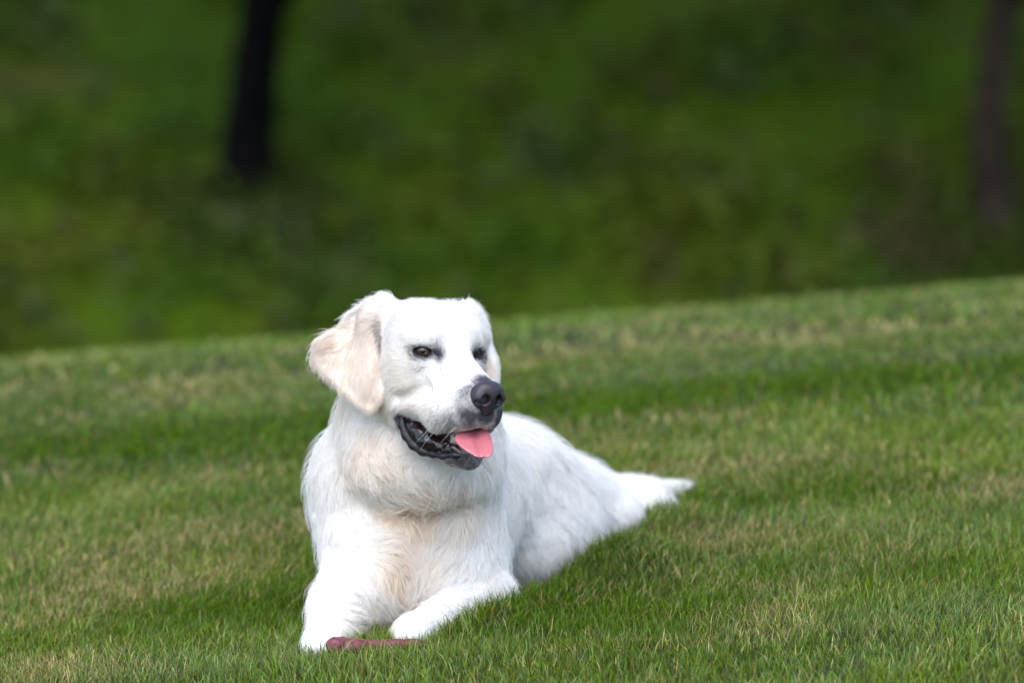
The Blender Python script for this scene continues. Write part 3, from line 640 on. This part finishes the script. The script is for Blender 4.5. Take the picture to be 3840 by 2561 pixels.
# ------------------------------------------------------------------ lawn
def field_at(F, P):
    out = np.full(len(P), 0.08); idx = []; fr = []; ok = np.ones(len(P), bool)
    for k in range(3):
        g = F.G[k]; i = np.searchsorted(g, P[:, k]) - 1; ok &= (i >= 0) & (i < len(g) - 1); i = np.clip(i, 0, len(g) - 2); idx.append(i)
    out = np.where(ok, F.f[idx[0], idx[1], idx[2]], out); return out
PATCH = [ # x, y, rx, ry, kind (0 lush green, 1 straw, 2 blue-green), strength   in metres on the lawn
    (-0.5, 1.95, 0.55, 0.14, 0, 1.5), (0.1, 2.05, 0.7, 0.13, 0, 1.4), (0.9, 2.1, 0.6, .16, 0, 1.4), (-0.75, 0.85, .25, .25, 1, .5), (-0.25, 1.05, .22, .16, 1, .7), (0.40, 1.25, .25, .14, 1, .9), (0.62, 0.95, .22, .10, 1, .5),
    (0.42, 0.62, .2, .09, 1, .6), (0.35, 0.22, .16, .06, 1, .75), (-0.62, 0.02, .12, .1, 1, .7), (0.3, -0.14, .25, .05, 1, .5), (-0.40, 0.35, .18, .12, 0, .9), (0.42, 0.92, .2, .09, 0, .9), (0.6, .28, .15, .1, 0, .6), (.17, .12, .16, .14, 0, .9),  # last lush patch also paints the dog's contact shade on the grass
    (-0.9, 2.9, .7, .25, 1, .35), (-0.2, 2.75, .5, .2, 1, .7), (0.6, 2.8, .6, .12, 1, .8), (1.0, 3.6, .5, .1, 1, .5), (0.2, 3.3, .8, .2, 2, .6), (0.6, 2.35, .6, .1, 2, .6), (-0.8, 2.4, .5, .12, 2, .6), (-0.45, -0.1, .3, .12, 2, .8), (0.2, 0.42, .15, .06, 2, .5), (0.55, -.1, .2, .08, 2, .6)]
def lawn_cols(P, N):
    x, y = P[:, 0], P[:, 1]; q = np.stack([x, y * 0.8, 0 * x], 1)
    lush = 0.38 + 2.2 * (vnoise(q, 4.5, 3, 21) - 0.45); straw = 0.09 + 1.6 * np.clip(vnoise(q, 5.5, 3, 33) - 0.48, 0, 1); blue = 0.22 + 1.1 * np.clip(vnoise(q, 4.0, 3, 47) - 0.42, 0, 1)
    for a, b, rx, ry, k, s in PATCH:
        g = s * np.exp(-((x - a) / rx) ** 2 - ((y - b) / ry) ** 2)
        if k == 0: lush = lush + g; straw = straw * (1 - .8 * np.clip(g, 0, 1)); blue = blue * (1 - .7 * np.clip(g, 0, 1))
        elif k == 1: straw = straw + g * 0.55
        else: blue = blue + g * 0.6
    r1, r2, r3 = rng.random(N), rng.random(N), rng.random(N)
    base = np.array([0.150, 0.215, 0.012]); C = np.tile(base, (N, 1))
    C = np.where((r1 < np.clip(lush, 0, .9))[:, None], np.array([0.104, 0.200, 0.002]), C)
    C = np.where((r2 < np.clip(blue, 0, .7))[:, None], np.array([0.200, 0.290, 0.085]), C)
    C = np.where((r3 < np.clip(straw * 0.72, 0, .5))[:, None], np.array([0.50, 0.39, 0.17]), C)
    C = np.where((r3 > 0.985)[:, None], np.array([0.28, 0.13, 0.03]), C)
    return C * (0.42 + 1.08 * rng.random(N) ** 1.2)[:, None] * (1.12 - 0.30 * np.clip(lush, 0, 1))[:, None], straw
def blades(P, H_, W_, C, seg, lean=0.5, name='lawn_grass'):
    N = len(P); ang = rng.random(N) * 2 * math.pi; la = rng.random(N) * 2 * math.pi + 0; 
    wx = np.stack([np.cos(ang), np.sin(ang), 0 * ang], 1)
    windn = vnoise(P, 2.5, 2, 71) - 0.5
    ld = np.stack([np.cos(la) + 0.15 + 1.2 * windn, np.sin(la) - 0.2, 0 * la], 1) * (lean * (0.3 + rng.random(N) ** 1.5))[:, None]
    t = np.linspace(0, 1, seg + 1); wd = (1 - t ** 1.8) * 0.96 + 0.04
    V = np.zeros((N, seg + 1, 2, 3)); up = np.array([0, 0, 1.0])
    for i, a in enumerate(t):
        c = P + (up * a * (1 - 0.25 * a * np.minimum(np.linalg.norm(ld, axis=1, keepdims=True), 1)) + ld * a * a * 0.8) * H_[:, None]
        for k, s in enumerate((-1, 1)): V[:, i, k] = c + wx * (W_ * 0.5 * wd[i] * s)[:, None]
    b = np.arange(N)[:, None] * (2 * (seg + 1)); F = []
    for i in range(seg): F.append(np.stack([b + 2 * i, b + 2 * i + 1, b + 2 * i + 3, b + 2 * i + 2], -1).reshape(-1, 4))
    cc = (C[:, None, :] * np.linspace(0.62, 1.12, seg + 1)[None, :, None]).repeat(2, axis=1).reshape(-1, 3)        # darker toward the base: painted shade of the lower blades
    return V.reshape(-1, 3), np.concatenate(F), cc
if 'grass' in PARTS:
    m_grass = attr_mat('grass_blade', 0.6, 0.14, trans=0.30)
    VV, FF, CC = [], [], []; off = 0
    zones = [(-0.75, -0.15, 56000, 0.0017), (-0.15, 0.75, 105000, 0.0015), (0.75, 1.6, 60000, 0.0020), (1.6, 2.8, 24000, 0.0030), (2.8, 5.5, 7000, 0.006), (5.5, 8.5, 1500, 0.012)]
    for y0, y1, den, wdt in zones:
        hw = (8 + y1) * 0.171 / 2 * 1.10 + 0.05; n = int(den * QUALITY * (y1 - y0) * 2 * hw)
        n2 = int(n * 0.55)                                    # a sparser strip on each side for other viewpoints
        x = np.concatenate([(rng.random(n) * 2 - 1) * hw, np.sign(rng.random(n2) - .5) * (hw + rng.random(n2) * 0.9)]); n += n2
        y = y0 + (y1 - y0) * rng.random(n)
        dn = vnoise(np.stack([x, y, 0 * x], 1), 30, 2, 88); kp = rng.random(n) < 0.55 + 0.9 * (dn - 0.3); x, y = x[kp], y[kp]; n = len(x)
        P = np.stack([x, y, ground_z(x, y) - 0.003], 1)
        hgt = 0.0215 * (0.55 + 0.75 * rng.random(n)) * (0.75 + 0.6 * vnoise(P, 12, 2, 90)); hgt = np.where(rng.random(n) < 0.03, hgt * 1.5, hgt) * np.where(y > 2.2, 0.75, 1.0)
        hgt = hgt * np.where((y > -0.22) & (y < -0.09) & (x > -0.32) & (x < 0.0), 1.35, 1.0)
        if 'dog' in PARTS:
            d0 = field_at(BODYF, P + np.array([0, 0, 0.008])); near = (d0 < 0.05) & (d0 > 0.004)
            hgt = hgt * np.where(near, 1.35, 1.0)
            kp = d0 > 0.005; P, hgt, x, y = P[kp], hgt[kp], x[kp], y[kp]; n = len(P)
            inside = field_at(BODYF, P + np.array([0, 0, 1.0]) * hgt[:, None]) < 0.0; hgt = np.where(inside & (y > 0.3), hgt * 0.5, hgt)
        C, straw = lawn_cols(P, n); hgt = hgt * (1 - 0.25 * np.clip(straw, 0, 1))
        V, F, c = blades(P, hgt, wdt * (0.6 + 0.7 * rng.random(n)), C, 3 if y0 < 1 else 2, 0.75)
        VV.append(V); FF.append(F + off); CC.append(c); off += len(V)
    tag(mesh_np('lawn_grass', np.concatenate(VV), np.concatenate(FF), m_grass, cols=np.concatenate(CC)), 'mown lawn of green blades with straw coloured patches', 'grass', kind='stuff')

# ------------------------------------------------------------------ the bank beyond and its trees
def leaf_quads(P, s, rgen, C):
    N = len(P); a = rgen.normal(size=(N, 3)); a /= np.linalg.norm(a, axis=1, keepdims=True); b = np.cross(a, rgen.normal(size=(N, 3))); b /= np.linalg.norm(b, axis=1, keepdims=True)
    V = np.stack([P - a * s[:, None], P + b * s[:, None] * .45, P + a * s[:, None], P - b * s[:, None] * .45], 1).reshape(-1, 3)
    return V, np.arange(4 * N).reshape(N, 4), np.repeat(C, 4, 0)
if 'back' in PARTS:
    m_leaf = attr_mat('leaf', 0.6, 0.2, trans=0.25)
    r2 = np.random.default_rng(31)
    n = int(190000 * QUALITY); x = (r2.random(n) * 2 - 1) * 11.0; y = 15.5 + 7.5 * r2.random(n)
    q = np.stack([x, y, 0 * x], 1); h = vnoise(q, 2.0, 3, 61); kp = r2.random(n) < np.clip((h - 0.36) * 3.5, 0.12, 1); x, y, h = x[kp], y[kp], h[kp]; n = len(x); q = q[kp]
    z = ground_z(x, y) + r2.random(n) * (0.05 + 0.45 * np.clip(h - 0.42, 0, 1) * 2)
    t1 = vnoise(q, 1.1, 2, 62)[:, None]; t2 = vnoise(q, 3.4, 2, 64)[:, None]
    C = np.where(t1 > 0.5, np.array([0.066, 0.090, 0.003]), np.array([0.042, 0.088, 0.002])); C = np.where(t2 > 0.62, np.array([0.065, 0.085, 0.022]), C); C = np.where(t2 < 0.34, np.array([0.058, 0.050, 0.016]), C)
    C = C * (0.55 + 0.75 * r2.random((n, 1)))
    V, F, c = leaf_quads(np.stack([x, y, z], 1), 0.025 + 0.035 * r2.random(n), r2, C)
    for bx, by in ((at(932, 700, 18.3)[0], 18.15), (at(3735, 860, 18.0)[0], 17.85)):          # taller weeds round the foot of each trunk
        k = 900; px_ = bx + r2.normal(size=k) * 0.22; py_ = by + r2.normal(size=k) * 0.16; pz = ground_z(px_, py_) + np.abs(r2.normal(size=k)) * 0.07
        V2, F2, c2 = leaf_quads(np.stack([px_, py_, pz], 1), 0.02 + 0.03 * r2.random(k), r2, np.array([0.050, 0.075, 0.006]) * (0.3 + 0.9 * r2.random((k, 1))))
        F = np.concatenate([F, F2 + len(V)]); V = np.concatenate([V, V2]); c = np.concatenate([c, c2])
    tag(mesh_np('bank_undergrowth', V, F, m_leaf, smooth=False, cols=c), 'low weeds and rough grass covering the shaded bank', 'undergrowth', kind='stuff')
    def bark_mat(name, c):
        return plain_mat(name, c, 0.95, 0.03, nscale=14, namp=0.7, bump=0.8)
    def tube(path, rad, nu=20, seed=0):
        path = np.asarray(path, float); n = len(path); V = []
        for i in range(n):
            d = path[min(i + 1, n - 1)] - path[max(i - 1, 0)]; d /= np.linalg.norm(d); a = np.cross(d, [0, 1, 0.1]); a /= np.linalg.norm(a); b = np.cross(d, a)
            for j in range(nu):
                an = 2 * math.pi * j / nu; r = rad[i] * (1 + 0.10 * math.sin(3 * an + seed + i * .2) + 0.06 * math.sin(7 * an + i * .5)); V.append(path[i] + (a * math.cos(an) + b * math.sin(an)) * r)
        F = [[i * nu + j, i * nu + (j + 1) % nu, (i + 1) * nu + (j + 1) % nu, (i + 1) * nu + j] for i in range(n - 1) for j in range(nu)]
        return np.array(V), np.array(F)
    def tree(label, px_pts, Y, r_base, r_top, bark, seed):
        rg = np.random.default_rng(seed)
        vis = np.array([at(u, v, Y) for u, v in px_pts]); base = vis[0].copy(); base[2] = ground_z(base[0], base[1]) - 0.15
        root = bpy.data.objects.new('tree', None); col.objects.link(root); tag(root, label, 'tree')
        top = vis[-1] + (vis[-1] - vis[-2]) / np.linalg.norm(vis[-1] - vis[-2]) * 3.2 * np.array([.4, .4, 1])
        key = np.vstack([base, vis, top]); tt = np.concatenate([np.linspace(0, 1.9, 14), np.linspace(2, len(key) - 1, 26)]); path = np.stack([np.interp(tt, range(len(key)), key[:, k]) for k in range(3)], 1)
        hh = (path[:, 2] - base[2]); rad = r_base + (r_top - r_base) * np.clip(hh / hh[-1], 0, 1); rad = rad * (1 + 0.7 * np.exp(-np.maximum(hh - 0.10, 0) / 0.16))
        V, F = tube(path, rad, seed=seed); mesh_np('trunk', V, F, bark, root)
        tips = []
        for i in range(9):
            a = rg.random() * 6.28; s = path[28 + i]; L_ = 1.2 + rg.random(); e = s + np.array([math.cos(a), math.sin(a), 0.55 + 0.4 * rg.random()]) * L_
            m = (s + e) / 2 + np.array([0, 0, .15]); V, F = tube([s, m, e], [rad[28 + i] * .45, rad[28 + i] * .3, .012], 10); mesh_np('limb', V, F, bark, root); tips += [e, m]
        if seed == 5:
            a, b, c_ = at(985, 130, Y), at(1060, 20, Y - .1), at(1180, -150, Y - .3); V, F = tube([a, b, c_], [.045, .035, .02], 12); mesh_np('limb', V, F, bark, root)
        tips.append(path[-1]); P = np.concatenate([t + rg.normal(size=(900, 3)) * np.array([.42, .42, .30]) for t in tips]); lim = vis[-1][2] + 0.95; P = P[P[:, 2] > lim]
        C = np.array([0.045, 0.085, 0.015]) * (0.5 + rg.random((len(P), 1)))
        V, F, c = leaf_quads(P, 0.05 + 0.04 * rg.random(len(P)), rg, C); mesh_np('crown', V, F, m_leaf, root, smooth=False, cols=c)
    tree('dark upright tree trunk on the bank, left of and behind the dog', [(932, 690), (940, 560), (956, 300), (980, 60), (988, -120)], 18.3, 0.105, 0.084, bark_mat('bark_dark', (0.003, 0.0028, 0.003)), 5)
    tree('grey-brown tree trunk on the bank at the right edge, thinner and paler', [(3735, 860), (3712, 620), (3715, 380), (3745, 150), (3790, -60)], 18.0, 0.075, 0.058, bark_mat('bark_grey', (0.028, 0.020, 0.016)), 9)
